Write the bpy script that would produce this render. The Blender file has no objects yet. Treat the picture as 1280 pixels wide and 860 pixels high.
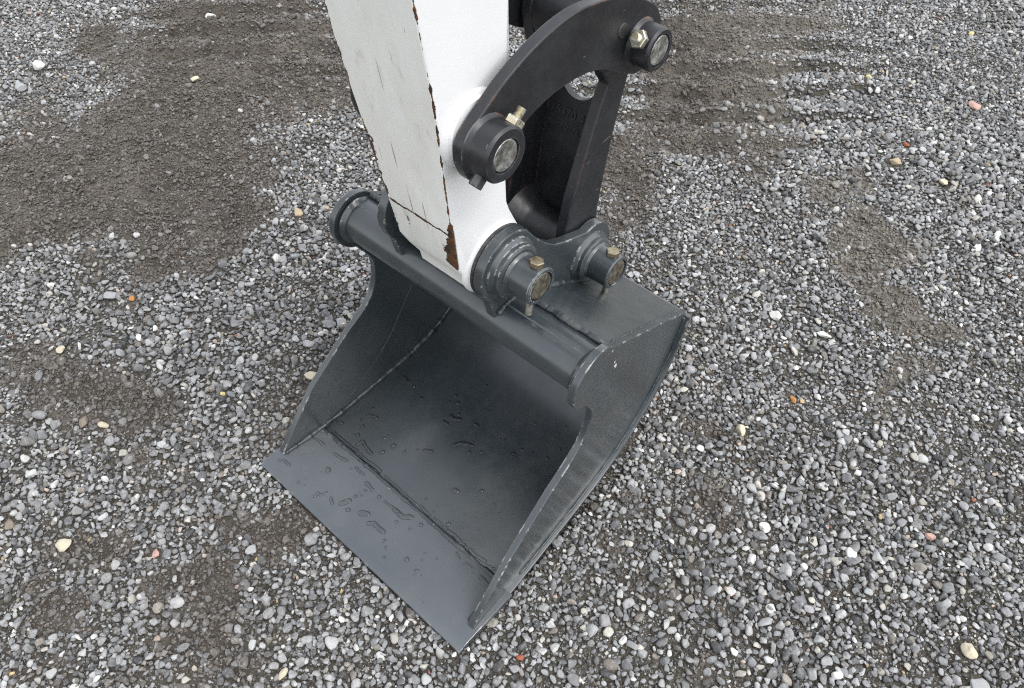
import bpy, bmesh, math, random
import numpy as np
from mathutils import Vector, Matrix, Euler, noise as mnoise

random.seed(7)
rng = np.random.default_rng(11)
S = bpy.context.scene
COL = S.collection
R = math.radians

# ------------------------------------------------------------------ camera, sky, sun, exposure
cam_d = bpy.data.cameras.new('camera')
cam = bpy.data.objects.new('camera', cam_d)
COL.objects.link(cam)
S.camera = cam
cam_d.sensor_width = 36.0
cam_d.lens = 1007.13 / 1280 * 36.0
cam_d.clip_start = 0.02
cam_d.clip_end = 1000.0
rt = Vector((0.74090506, 0.67160776, -0.00164529))
up = Vector((-0.50875548, 0.56284538, 0.65143913))
fw = Vector((-0.43843762, 0.48181749, -0.75869912))
m = Matrix((rt, up, -fw)).transposed().to_4x4()
m.translation = Vector((0.7335, -0.3284, 1.5))
cam.matrix_world = m

world = bpy.data.worlds.new('World')
S.world = world
world.use_nodes = True
wt = world.node_tree
bg = wt.nodes['Background']
sky = wt.nodes.new('ShaderNodeTexSky')
sky.sky_type = 'NISHITA'
sky.sun_disc = False
SUN_EL, SUN_AZ = R(62), R(84)          # azimuth measured from +Y towards +X
sky.sun_elevation = SUN_EL
sky.sun_rotation = SUN_AZ
sky.air_density = 1.6
sky.dust_density = 1.5
sky.ozone_density = 1.0
hs = wt.nodes.new('ShaderNodeHueSaturation')
hs.inputs['Saturation'].default_value = 0.22   # overcast: the cloud layer is almost colourless
wt.links.new(sky.outputs[0], hs.inputs['Color'])
wt.links.new(hs.outputs[0], bg.inputs['Color'])
bg.inputs['Strength'].default_value = 0.15
sun_d = bpy.data.lights.new('sun', 'SUN')
sun_d.energy = 0.6
sun_d.angle = R(24)
sun_d.color = (1.0, 0.97, 0.93)
sun = bpy.data.objects.new('sun', sun_d)
COL.objects.link(sun)
sdir = Vector((math.sin(SUN_AZ) * math.cos(SUN_EL), math.cos(SUN_AZ) * math.cos(SUN_EL), math.sin(SUN_EL)))
sun.rotation_euler = (-sdir).to_track_quat('-Z', 'Y').to_euler()
sun.location = sdir * 20
S.view_settings.view_transform = 'Standard'
S.view_settings.look = 'None'
S.view_settings.gamma = 1
S.view_settings.use_curve_mapping = False
S.view_settings.exposure = 1.17
S.cycles.use_denoising = False          # keep the grain of the stones
S.cycles.use_adaptive_sampling = False
S.cycles.max_bounces = 8
S.cycles.transmission_bounces = 6
S.cycles.caustics_refractive = False
S.cycles.pixel_filter_type = 'BLACKMAN_HARRIS'
S.cycles.filter_width = 1.15
S.cycles.caustics_reflective = False

# ------------------------------------------------------------------ node helpers
class NT:
    def __init__(self, name):
        self.m = bpy.data.materials.new(name)
        self.m.use_nodes = True
        self.t = self.m.node_tree
        self.b = self.t.nodes['Principled BSDF']
        self.co = self.t.nodes.new('ShaderNodeTexCoord').outputs['Object']
        self._sep = None
    def n(self, t, **kw):
        x = self.t.nodes.new(t)
        for k, v in kw.items():
            setattr(x, k, v)
        return x
    def set(self, sock, v):
        if isinstance(v, bpy.types.NodeSocket):
            self.t.links.new(v, sock)
        elif v is not None:
            if isinstance(v, (tuple, list)) and len(v) == 3 and sock.type == 'RGBA':
                v = (*v, 1)
            sock.default_value = v
    def noise(self, scale, detail=4, rough=0.55, co=None, dist=0.0):
        x = self.n('ShaderNodeTexNoise')
        self.set(x.inputs['Vector'], co if co is not None else self.co)
        x.inputs['Scale'].default_value = scale
        x.inputs['Detail'].default_value = detail
        x.inputs['Roughness'].default_value = rough
        x.inputs['Distortion'].default_value = dist
        return x.outputs['Fac']
    def math(self, op, a, b=0.0, c=0.0, clamp=False):
        x = self.n('ShaderNodeMath', operation=op, use_clamp=clamp)
        self.set(x.inputs[0], a); self.set(x.inputs[1], b)
        if op in ('MULTIPLY_ADD', 'COMPARE', 'SMOOTH_MIN'):
            self.set(x.inputs[2], c)
        return x.outputs[0]
    def ss(self, v, a, b, lo=0.0, hi=1.0, smooth=True):
        x = self.n('ShaderNodeMapRange')
        x.interpolation_type = 'SMOOTHSTEP' if smooth else 'LINEAR'
        self.set(x.inputs['Value'], v)
        self.set(x.inputs['From Min'], a); self.set(x.inputs['From Max'], b)
        self.set(x.inputs['To Min'], lo); self.set(x.inputs['To Max'], hi)
        return x.outputs['Result']
    def mix(self, a, b, f, mode='MIX'):
        x = self.n('ShaderNodeMix', data_type='RGBA', blend_type=mode)
        self.set(x.inputs[0], f); self.set(x.inputs[6], a); self.set(x.inputs[7], b)
        return x.outputs[2]
    def mapped(self, scale=(1, 1, 1), rot=(0, 0, 0), co=None):
        x = self.n('ShaderNodeMapping')
        self.set(x.inputs['Vector'], co if co is not None else self.co)
        x.inputs['Scale'].default_value = scale
        x.inputs['Rotation'].default_value = rot
        return x.outputs[0]
    def xyz(self):
        if self._sep is None:
            self._sep = self.n('ShaderNodeSeparateXYZ')
            self.t.links.new(self.co, self._sep.inputs[0])
        return self._sep.outputs
    def bump(self, h, strength=0.3, dist=0.002, normal=None):
        x = self.n('ShaderNodeBump')
        x.inputs['Strength'].default_value = strength
        x.inputs['Distance'].default_value = dist
        self.set(x.inputs['Height'], h)
        if normal is not None:
            self.set(x.inputs['Normal'], normal)
        return x.outputs[0]
    def edge(self, radius=0.003):
        bv = self.n('ShaderNodeBevel', samples=6)
        bv.inputs['Radius'].default_value = radius
        g = self.n('ShaderNodeNewGeometry')
        d = self.n('ShaderNodeVectorMath', operation='DOT_PRODUCT')
        self.t.links.new(bv.outputs[0], d.inputs[0]); self.t.links.new(g.outputs['Normal'], d.inputs[1])
        return self.ss(d.outputs['Value'], 0.97, 0.82)
    def out(self, color, rough, bump=None, metal=None, spec=None):
        self.set(self.b.inputs['Base Color'], color)
        self.set(self.b.inputs['Roughness'], rough)
        if bump is not None: self.set(self.b.inputs['Normal'], bump)
        if metal is not None: self.set(self.b.inputs['Metallic'], metal)
        if spec is not None: self.set(self.b.inputs['Specular IOR Level'], spec)
        return self.m

def mat_charcoal(name, wear=True, chips=0.6, dusty=0.12, base=((0.022, 0.030, 0.035), (0.028, 0.036, 0.041))):
    k = NT(name)
    n1 = k.noise(7, 6); n2 = k.noise(45, 5, 0.6); n3 = k.noise(420, 2)
    col = k.mix(base[0], base[1], k.ss(n1, 0.35, 0.65))
    dn = k.math('MULTIPLY', k.ss(k.noise(11, 8, 0.68, dist=0.4), 0.46, 0.75), dusty)
    col = k.mix(col, (0.15, 0.145, 0.135), dn)
    speck = k.math('MULTIPLY', k.ss(n3, 0.66, 0.76), k.ss(n2, 0.40, 0.62, 0.03, 0.28))
    col = k.mix(col, (0.19, 0.185, 0.175), speck)
    streak = k.ss(k.noise(30, 4, 0.6, k.mapped((0.5, 5, 5), (0.4, 0.2, 0.3))), 0.69, 0.78)
    col = k.mix(col, (0.11, 0.113, 0.115), k.math('MULTIPLY', streak, 0.5))
    e = k.edge(0.006) if wear else k.ss(n2, 0.5, 0.7, 0.0, 0.12)
    scuff = k.math('MULTIPLY', e, k.ss(n2, 0.40, 0.60))
    col = k.mix(col, (0.14, 0.15, 0.16), k.math('MULTIPLY', scuff, 0.7))
    ch = k.math('MULTIPLY', e, k.ss(k.noise(38, 5, 0.65), 0.635 - 0.06 * chips, 0.650 - 0.06 * chips))
    col = k.mix(col, (0.66, 0.64, 0.58), k.math('MULTIPLY', ch, chips, clamp=True))
    k.b.inputs['Coat Weight'].default_value = 0.9 if wear else 0.25
    k.b.inputs['Coat IOR'].default_value = 1.55
    k.set(k.b.inputs['Coat Roughness'], k.ss(k.noise(24, 5, 0.6), 0.3, 0.7, 0.19, 0.27))
    if chips > 1:                       # knocks in the paint of the near ear
        for cy, cz, rad in ((0.4100, 0.4720, 0.0085), (0.4140, 0.4540, 0.0100), (0.3950, 0.5140, 0.0050)):
            dy = k.math('MULTIPLY', k.math('SUBTRACT', k.xyz()[1], cy), 1.5); dz = k.math('MULTIPLY', k.math('SUBTRACT', k.xyz()[2], cz), 1.0)
            dd = k.math('SQRT', k.math('ADD', k.math('MULTIPLY', dy, dy), k.math('MULTIPLY', dz, dz)))
            hit = k.math('LESS_THAN', dd, k.ss(k.noise(90, 4, 0.65), 0.38, 0.66, 0.0, rad))
            hit = k.math('MULTIPLY', hit, k.math('GREATER_THAN', k.xyz()[0], 0.2))
            col = k.mix(col, (0.66, 0.65, 0.60), hit)
    r = k.ss(n2, 0.3, 0.7, 0.34, 0.52)
    r = k.math('ADD', r, k.math('MULTIPLY', dn, 0.6), clamp=True)
    b = k.bump(k.noise(160, 3), 0.10, 0.001)
    return k.out(col, r, b)

def mat_black(name, rusty=0.8, rlo=0.56):
    k = NT(name)
    n2 = k.noise(50, 5, 0.6)
    col = k.mix((0.008, 0.0085, 0.011), (0.016, 0.017, 0.020), k.ss(k.noise(9, 6), 0.35, 0.65))
    dust = k.ss(k.noise(6, 8, 0.7, dist=0.6), 0.50, 0.75)
    col = k.mix(col, (0.060, 0.058, 0.057), k.math('MULTIPLY', dust, 0.35))
    scr = k.ss(k.noise(26, 3, 0.5, k.mapped((6, 0.7, 4), (0.5, 0.3, 0.2))), 0.715, 0.74)
    col = k.mix(col, (0.17, 0.17, 0.17), k.math('MULTIPLY', scr, 0.55))
    e = k.edge(0.004)
    col = k.mix(col, (0.10, 0.105, 0.115), k.math('MULTIPLY', k.math('MULTIPLY', e, k.ss(n2, 0.38, 0.6)), 0.7))
    rust = k.math('MULTIPLY', k.edge(0.009), k.ss(k.noise(13, 6, 0.65), rlo, rlo + 0.08))
    rc = k.mix((0.055, 0.024, 0.012), (0.20, 0.085, 0.035), k.ss(k.noise(90, 4), 0.35, 0.65))
    col = k.mix(col, rc, k.math('MULTIPLY', rust, rusty))
    ch = k.math('MULTIPLY', e, k.ss(k.noise(70, 4, 0.6), 0.68, 0.71))
    col = k.mix(col, (0.5, 0.49, 0.47), ch)
    k.b.inputs['Coat Weight'].default_value = 0.25
    k.b.inputs['Coat Roughness'].default_value = 0.3
    r = k.ss(n2, 0.3, 0.7, 0.36, 0.56)
    b = k.bump(k.noise(120, 4), 0.16, 0.0012)
    return k.out(col, r, b)

def half_node(k):                      # half width of the arm as a function of height
    z = k.xyz()[2]
    return k.ss(z, 0.633, 0.95, 0.065, 0.0885, smooth=False)

def mat_white(name, front=True):
    k = NT(name)
    x, y, z = k.xyz()[0], k.xyz()[1], k.xyz()[2]
    col = k.mix((0.715, 0.717, 0.722), (0.68, 0.685, 0.692), k.ss(k.noise(8, 5), 0.35, 0.65))
    n_f = k.noise(60, 6, 0.65); n_m = k.noise(16, 6, 0.6)
    rough = 0.34
    rust_c = k.mix((0.028, 0.017, 0.011), (0.15, 0.058, 0.018), k.ss(k.noise(75, 5, 0.7), 0.42, 0.66))
    if front:
        g = k.n('ShaderNodeNewGeometry')
        sn = k.n('ShaderNodeSeparateXYZ'); k.t.links.new(g.outputs['Normal'], sn.inputs[0])
        isf = k.ss(sn.outputs[1], -0.6, -0.85)
        # dirty film on the front plate, streaks along the arm
        film = k.mix((0.74, 0.733, 0.69), (0.80, 0.797, 0.77), k.ss(k.noise(10, 6, 0.6, k.mapped((2.2, 1, 0.6))), 0.36, 0.62))
        film = k.mix(film, (0.47, 0.455, 0.40), k.math('MULTIPLY', k.ss(k.noise(22, 6, 0.7, k.mapped((2.0, 1, 0.7))), 0.56, 0.74), 0.6))
        film = k.mix(film, (0.78, 0.78, 0.77), k.ss(n_m, 0.57, 0.68))
        col = k.mix(col, film, isf)
        # hairline scratches
        s1 = k.ss(k.noise(40, 2, 0.5, k.mapped((4.5, 1, 0.16), (0, 0.10, 0))), 0.733, 0.748)
        s2 = k.ss(k.noise(30, 2, 0.5, k.mapped((3.2, 1, 0.35), (0, -0.35, 0))), 0.75, 0.765)
        s = k.math('MULTIPLY', k.math('MAXIMUM', s1, s2), isf)
        col = k.mix(col, (0.12, 0.105, 0.095), k.math('MULTIPLY', s, 0.75))
        spots = k.math('MULTIPLY', k.ss(k.noise(58, 3, 0.55, k.mapped((1, 1, 0.55))), 0.735, 0.76), isf)
        col = k.mix(col, (0.20, 0.135, 0.095), k.math('MULTIPLY', spots, 0.8))
        # worn edges and seam of the front plate
        hw = half_node(k)
        ax = k.math('ABSOLUTE', x)
        de = k.math('SUBTRACT', hw, ax)
        yf = k.ss(z, 0.633, 1.8, 0.2785, 0.13673, smooth=False)
        ds = k.math('SUBTRACT', y, yf)
        d = k.math('MAXIMUM', de, ds)
        wR = k.ss(z, 0.745, 0.672, 0.0016, 0.0145)
        wR = k.math('MULTIPLY', wR, k.ss(z, 0.615, 0.650, 0.15, 1.0))
        wL = k.ss(z, 1.05, 0.76, 0.0030, 0.0075)
        isR = k.ss(x, -0.005, 0.005)
        w = k.math('ADD', k.math('MULTIPLY', wR, isR), k.math('MULTIPLY', wL, k.math('SUBTRACT', 1.0, isR)))
        w = k.math('MULTIPLY', w, k.ss(n_f, 0.30, 0.66, 0.1, 1.7, smooth=False))
        w = k.math('MULTIPLY', w, k.ss(k.noise(14, 3), 0.38, 0.52, 0.30, 1.25))
        side_cut = k.ss(ds, 0.004, 0.007, 1.0, 0.0)
        rust = k.math('MULTIPLY', k.math('LESS_THAN', d, w), side_cut)
        zl = k.math('ADD', 0.7045, k.math('MULTIPLY', k.math('SUBTRACT', k.noise(25, 3), 0.5), 0.012))
        dl = k.math('ABSOLUTE', k.math('SUBTRACT', z, zl))
        wl = k.ss(n_f, 0.33, 0.6, 0.0007, 0.0034, smooth=False)
        seam = k.math('MULTIPLY', k.math('LESS_THAN', dl, wl), isf)
        rust = k.math('MAXIMUM', rust, seam)
        # small rust run low on the left
        px = k.math('MULTIPLY', k.math('ABSOLUTE', k.math('ADD', x, 0.030)), 7.0)
        pz = k.math('MULTIPLY', k.math('ABSOLUTE', k.math('SUBTRACT', z, 0.672)), 2.4)
        run = k.math('MULTIPLY', k.math('LESS_THAN', k.math('ADD', px, pz), k.ss(n_f, 0.3, 0.7, 0.0, 0.07)), isf)
        rust = k.math('MAXIMUM', rust, run)
        col = k.mix(col, rust_c, rust)
        rough = k.math('ADD', k.math('MULTIPLY', isf, 0.18), k.math('MULTIPLY', rust, 0.35))
        rough = k.math('ADD', rough, 0.32)
        h = k.math('SUBTRACT', k.math('MULTIPLY', k.noise(90, 4), 0.25), k.math('MULTIPLY', rust, 0.6))
        b = k.bump(h, 0.5, 0.0016)
    else:
        e = k.edge(0.003)
        ch = k.math('MULTIPLY', k.ss(n_f, 0.62, 0.66), k.ss(n_m, 0.45, 0.6))
        col = k.mix(col, (0.07, 0.05, 0.04), k.math('MULTIPLY', ch, 0.85))
        b = k.bump(k.noise(70, 5, 0.6), 0.45, 0.002)
    return k.out(col, rough, b)

def mat_metal(name, c1, c2, rough=0.35, metal=1.0):
    k = NT(name)
    col = k.mix(c1, c2, k.ss(k.noise(70, 6, 0.65), 0.38, 0.62))
    b = k.bump(k.noise(260, 3), 0.2, 0.0006)
    return k.out(col, k.ss(k.noise(120, 4), 0.3, 0.7, rough - 0.08, rough + 0.18), b, metal)

M = {
    'bucket': mat_charcoal('charcoal_paint'),
    'bucket_worn': mat_charcoal('charcoal_paint_chipped', chips=1.3, dusty=0.14),
    'lip': mat_charcoal('charcoal_paint_lip_sky_sheen', chips=0.8, dusty=0.15, base=((0.046, 0.056, 0.064), (0.057, 0.067, 0.075))),  # same charcoal paint, base made paler to carry the sky's sheen on the lip
    'weld': mat_charcoal('charcoal_weld', False, 0.2, 0.5),
    'black': mat_black('black_paint', 0.8, 0.56),
    'cast': mat_black('black_casting', 0.85, 0.52),
    'arm': mat_white('white_arm_paint', True),
    'white': mat_white('white_boss_paint', False),
    'zinc': mat_metal('yellow_zinc', (0.52, 0.47, 0.34), (0.68, 0.67, 0.60), 0.36),
    'brass': mat_metal('aged_zinc', (0.24, 0.185, 0.11), (0.40, 0.35, 0.25), 0.48),
    'steel': mat_metal('pin_steel', (0.60, 0.61, 0.60), (0.30, 0.29, 0.26), 0.40),
    'steel_dark': mat_metal('pin_steel_weathered', (0.34, 0.31, 0.25), (0.17, 0.145, 0.11), 0.48),
    'stud': mat_metal('stud_steel', (0.62, 0.60, 0.55), (0.50, 0.47, 0.40), 0.35),
    'bolt_black': mat_metal('bolt_black', (0.10, 0.10, 0.10), (0.05, 0.05, 0.05), 0.45, 0.6),
}
k = NT('chrome_rod'); M['chrome'] = k.out((0.6, 0.6, 0.6), 0.12, metal=1.0)
k = NT('water')
tr = k.n('ShaderNodeBsdfTransparent'); tr.inputs[0].default_value = (0.94, 0.945, 0.95, 1)
gl = k.n('ShaderNodeBsdfGlossy'); gl.inputs['Roughness'].default_value = 0.02
fr = k.n('ShaderNodeFresnel'); fr.inputs['IOR'].default_value = 1.40
mx = k.n('ShaderNodeMixShader')
k.t.links.new(fr.outputs[0], mx.inputs[0]); k.t.links.new(tr.outputs[0], mx.inputs[1]); k.t.links.new(gl.outputs[0], mx.inputs[2])
k.t.links.new(mx.outputs[0], k.t.nodes['Material Output'].inputs['Surface'])
k.t.nodes.remove(k.b)
M['water'] = k.m

# ------------------------------------------------------------------ mesh helpers
def link(name, me, mats, parent=None, sharp=20):
    o = bpy.data.objects.new(name, me)
    COL.objects.link(o)
    for mm in (mats if isinstance(mats, (list, tuple)) else [mats]):
        me.materials.append(mm)
    me.polygons.foreach_set('use_smooth', [True] * len(me.polygons))
    if sharp is not None:
        me.set_sharp_from_angle(angle=R(sharp))
    if parent is not None:
        o.parent = parent
        o.matrix_parent_inverse = PINV[parent.name]
    return o

PINV = {}
def bm_obj(name, bm, mats, parent=None, sharp=20):
    bmesh.ops.recalc_face_normals(bm, faces=bm.faces)
    me = bpy.data.meshes.new(name)
    bm.to_mesh(me); bm.free()
    o = link(name, me, mats, parent, sharp)
    PINV[o.name] = o_inv(o)
    return o

def o_inv(o):
    # meshes are written in world coordinates, so an object's own matrix is the identity
    return Matrix.Identity(4)

def thing(name, loc, label, cat, group=None):
    o = bpy.data.objects.new(name, None)
    COL.objects.link(o)
    o.location = loc
    o.empty_display_size = 0.05
    o['label'] = label; o['category'] = cat
    if group: o['group'] = group
    PINV[o.name] = Matrix.Translation(Vector(loc)).inverted()
    return o

def tag(o, label, cat, group=None, kind=None):
    o['label'] = label
    if cat: o['category'] = cat
    if group: o['group'] = group
    if kind: o['kind'] = kind
    return o

def bevel_sharp(bm, w, seg=2, ang=28):
    es = [e for e in bm.edges if len(e.link_faces) == 2 and e.calc_face_angle(0) > R(ang)]
    if es and w > 0:
        bmesh.ops.bevel(bm, geom=es, offset=w, segments=seg, profile=0.5, affect='EDGES', clamp_overlap=True)

def prism(name, pts, f0, f1, mats, parent=None, bevel=0.0015, seg=2, sharp=20, holes=()):
    """outline (y,z) extruded along X between f0(y,z) and f1(y,z)"""
    f0 = f0 if callable(f0) else (lambda v: (lambda y, z: v))(f0)
    f1 = f1 if callable(f1) else (lambda v: (lambda y, z: v))(f1)
    bm = bmesh.new()
    a = [bm.verts.new((f0(y, z), y, z)) for y, z in pts]
    b = [bm.verts.new((f1(y, z), y, z)) for y, z in pts]
    n = len(pts)
    for i in range(n):
        j = (i + 1) % n
        bm.faces.new((a[i], a[j], b[j], b[i]))
    bm.faces.new(a[::-1]); bm.faces.new(b)
    bmesh.ops.recalc_face_normals(bm, faces=bm.faces)
    bevel_sharp(bm, bevel, seg)
    return bm_obj(name, bm, mats, parent, sharp)

def frame(d):
    d = Vector(d).normalized()
    u = Vector((1, 0, 0)) if abs(d.x) < 0.8 else Vector((0, 1, 0))
    v = d.cross(u).normalized(); u = v.cross(d).normalized()
    return d, u, v

def lathe_bm(bm, org, d, rings, n=48, close=True, twist=0.0):
    d, u, v = frame(d); org = Vector(org)
    rows = []
    for s, r in rings:
        rows.append([bm.verts.new(org + d * s + (u * math.cos(twist + 2 * math.pi * i / n) + v * math.sin(twist + 2 * math.pi * i / n)) * r) for i in range(n)])
    for A, B in zip(rows, rows[1:]):
        for i in range(n):
            j = (i + 1) % n
            bm.faces.new((A[i], A[j], B[j], B[i]))
    if close:
        bm.faces.new(rows[0][::-1]); bm.faces.new(rows[-1])
    else:
        A, B = rows[-1], rows[0]
        for i in range(n):
            j = (i + 1) % n
            bm.faces.new((A[i], A[j], B[j], B[i]))

def lathe(name, org, d, rings, mats, parent=None, n=48, close=True, sharp=24, twist=0.0):
    bm = bmesh.new(); lathe_bm(bm, org, d, rings, n, close, twist)
    return bm_obj(name, bm, mats, parent, sharp)

def bead(name, path, r, mats, parent=None, step=0.0045, amp=0.16, n=9):
    """weld bead along a polyline"""
    P = [Vector(p) for p in path]
    L = [0.0]
    for a, b in zip(P, P[1:]): L.append(L[-1] + (b - a).length)
    tot = L[-1]; cnt = max(4, int(tot / step * 2))
    def at(s):
        for i in range(len(P) - 1):
            if s <= L[i + 1] or i == len(P) - 2:
                f = (s - L[i]) / max(1e-9, L[i + 1] - L[i]); return P[i].lerp(P[i + 1], f)
    bm = bmesh.new(); rows = []
    for q in range(cnt + 1):
        s = tot * q / cnt
        c = at(s); t = (at(min(tot, s + .004)) - at(max(0, s - .004)))
        d, u, v = frame(t)
        rr = r * (1 + amp * (1 if q % 2 else -1) * (0.25 + 0.6 * mnoise.noise(Vector((s * 130, 3.3, path[0][0] * 17)))) + 0.45 * mnoise.noise(Vector((s * 55, r * 900, path[0][0] * 31))) + 0.2 * mnoise.noise(Vector((s * 210, 7.7, 1.1))))
        if q in (0, cnt): rr *= 0.35
        jit = Vector((mnoise.noise(c * 45), mnoise.noise(c * 45 + Vector((9, 2, 5))), 0)) * r * 0.35
        rows.append([bm.verts.new(c + jit + (u * math.cos(2 * math.pi * i / n) + v * math.sin(2 * math.pi * i / n)) * rr) for i in range(n)])
    for A, B in zip(rows, rows[1:]):
        for i in range(n):
            j = (i + 1) % n
            bm.faces.new((A[i], A[j], B[j], B[i]))
    bm.faces.new(rows[0][::-1]); bm.faces.new(rows[-1])
    return bm_obj(name, bm, mats, parent, 50)

def arc(cy, cz, r, a0, a1, n):
    return [(cy + r * math.cos(R(a0 + (a1 - a0) * i / n)), cz + r * math.sin(R(a0 + (a1 - a0) * i / n))) for i in range(n + 1)]

def catmull(pts, sub=6):
    P = [Vector((p[0], p[1], 0)) for p in pts]; out = []
    for i in range(len(P) - 1):
        p0 = P[max(i - 1, 0)]; p1 = P[i]; p2 = P[i + 1]; p3 = P[min(i + 2, len(P) - 1)]
        for j in range(sub):
            t = j / sub
            q = 0.5 * ((2 * p1) + (p2 - p0) * t + (2 * p0 - 5 * p1 + 4 * p2 - p3) * t * t + (3 * p1 - p0 - 3 * p2 + p3) * t ** 3)
            out.append((q.x, q.y))
    out.append((P[-1].x, P[-1].y))
    return out

def offset_line(pts, d):
    out = []
    for i, p in enumerate(pts):
        a = pts[max(i - 1, 0)]; b = pts[min(i + 1, len(pts) - 1)]
        t = Vector((b[0] - a[0], b[1] - a[1])).normalized()
        out.append((p[0] + t.y * d, p[1] - t.x * d))
    return out

# ------------------------------------------------------------------ the ground
CY, SY = math.cos(-0.73829406), math.sin(-0.73829406)
AX_R = np.array([CY, -SY]); AX_H = np.array([SY, CY])      # the yard's two rut directions (along and across the wheel tracks)
DROPS = [[0.0031,[-0.2249,0.3564,-0.2075,0.3545]],[0.0041,[-0.1879,0.3523]],[0.0046,[-0.1527,0.341]],[0.0037,[-0.2183,0.2366,-0.1969,0.243]],[0.0034,[-0.2201,0.2542]],[0.0049,[-0.2037,0.2079]],[0.0031,[-0.22,0.2184]],[0.0048,[-0.1976,0.1872]],[0.0033,[-0.1451,0.2193]],[0.006,[-0.1151,0.2189]],[0.0056,[-0.1224,0.1928]],[0.0036,[-0.0861,0.2249]],[0.0027,[-0.0671,0.2461]],[0.0053,[-0.0526,0.2537,-0.0403,0.2615]],[0.0048,[-0.0685,0.3503,-0.0594,0.3493,-0.0461,0.3564]],[0.0033,[-0.0708,0.33,-0.0605,0.332]],[0.003,[-0.014,0.3706,-0.0017,0.3702]],[0.0047,[-0.0114,0.3025,-0.0057,0.3149,0.0065,0.3226,0.0198,0.3272]],[0.0041,[0.0258,0.3115]],[0.0026,[0.0454,0.3287]],[0.0037,[-0.0954,0.3942]],[0.0049,[-0.079,0.3838]],[0.0028,[-0.0941,0.3762]],[0.0033,[-0.0564,0.3648]],[0.0024,[-0.0628,0.3776]],[0.0025,[-0.1195,0.3955]],[0.0021,[-0.0447,0.4348]],[0.0031,[-0.0553,0.4525]],[0.0027,[-0.0261,0.4276]],[0.0027,[-0.0108,0.4112]],[0.0019,[-0.2522,0.2331]],[0.0018,[-0.2561,0.2149]],[0.004,[-0.2559,0.1799,-0.2478,0.1845]],[0.0042,[-0.179,0.1708,-0.1763,0.1837,-0.1561,0.1773,-0.1388,0.1751]],[0.0034,[-0.1979,0.1215,-0.1791,0.124,-0.1631,0.1288]],[0.0067,[-0.1766,0.0857]],[0.0017,[-0.1847,0.0732]],[0.0027,[-0.1417,0.121]],[0.0025,[-0.1355,0.1301,-0.1217,0.1286,-0.1105,0.1294]],[0.0037,[-0.0924,0.12,-0.0789,0.1186,-0.0687,0.1173]],[0.0033,[-0.0796,0.1062]],[0.0041,[-0.0844,0.0839]],[0.0027,[-0.0769,0.0935]],[0.0041,[-0.0461,0.1154]],[0.0041,[-0.1489,0.0277,-0.1497,0.0358]],[0.0031,[-0.1418,0.0369,-0.1373,0.0481]],[0.0032,[-0.1206,0.0469,-0.1083,0.0405]],[0.0057,[-0.0945,0.0527,-0.087,0.0678]],[0.0052,[-0.0724,0.0528]],[0.0031,[-0.2017,0.025]],[0.0023,[-0.1979,0.042]],[0.0019,[-0.186,0.0296]],[0.003,[-0.2644,0.1185,-0.2475,0.1205,-0.2338,0.1198]],[0.0034,[-0.1916,0.1474]],[0.0038,[-0.1709,0.1483]],[0.0042,[-0.1519,0.1479,-0.13,0.1501,-0.1043,0.1513,-0.0883,0.1517]],[0.0033,[-0.067,0.1497,-0.0506,0.1507,-0.0243,0.1504]],[0.0032,[-0.0293,0.1159,-0.0081,0.1174,0.0099,0.1192]],[0.0034,[-0.2755,0.0294,-0.2684,0.0382,-0.2509,0.0387]],[0.0056,[-0.0464,0.0659,-0.0347,0.0735]],[0.005,[-0.0166,0.061,-0.0107,0.0682,0.006,0.0675,0.0194,0.0679]],[0.0038,[0.0348,0.0558]],[0.0033,[0.0485,0.0493]],[0.0035,[0.0615,0.0316]],[0.0049,[0.0984,0.0588]],[0.0037,[0.1296,0.0558]],[0.0036,[0.0226,0.1006]],[0.0036,[0.0554,0.1073]],[0.0044,[0.0654,0.1295]],[0.0074,[0.065,0.2299]],[0.0048,[0.1075,0.2635]],[0.005,[0.1055,0.168]],[0.0031,[0.0297,0.1775]],[0.0025,[0.0631,0.1676]],[0.0022,[0.1164,0.2043]],[0.0024,[0.1155,0.0923]],[0.0024,[0.1226,0.0773]],[0.0024,[0.1414,0.0995]],[0.004,[0.2396,0.16]],[0.0027,[0.2225,0.1559]],[0.005,[0.0006,0.1172,0.0246,0.1168,0.0367,0.1275]],[0.0037,[0.2309,0.1304,0.2522,0.1282]],[0.0022,[0.1617,0.1339,0.1761,0.1302]],[0.0019,[0.1886,0.1322,0.2094,0.1327]],[0.0028,[0.1479,0.2594]],[0.0022,[0.1651,0.1569]],[0.0022,[0.149,0.154]],[0.002,[0.0932,0.2545]],[0.0018,[0.0504,0.4273]],[0.0018,[0.0607,0.4425]],[0.0027,[0.0784,0.4312]],[0.0033,[0.0946,0.4485]],[0.0024,[0.0655,0.3833]],[0.0018,[0.0556,0.3775]],[0.0041,[0.1029,0.3684]],[0.0038,[0.1097,0.3873]],[0.0029,[0.1334,0.3953]],[0.004,[0.1656,0.4055]],[0.0035,[0.1741,0.4362]],[0.0023,[0.1439,0.4301]],[0.0026,[0.1522,0.4807]],[0.002,[0.1486,0.4595]],[0.002,[0.1927,0.4363]]]
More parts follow.
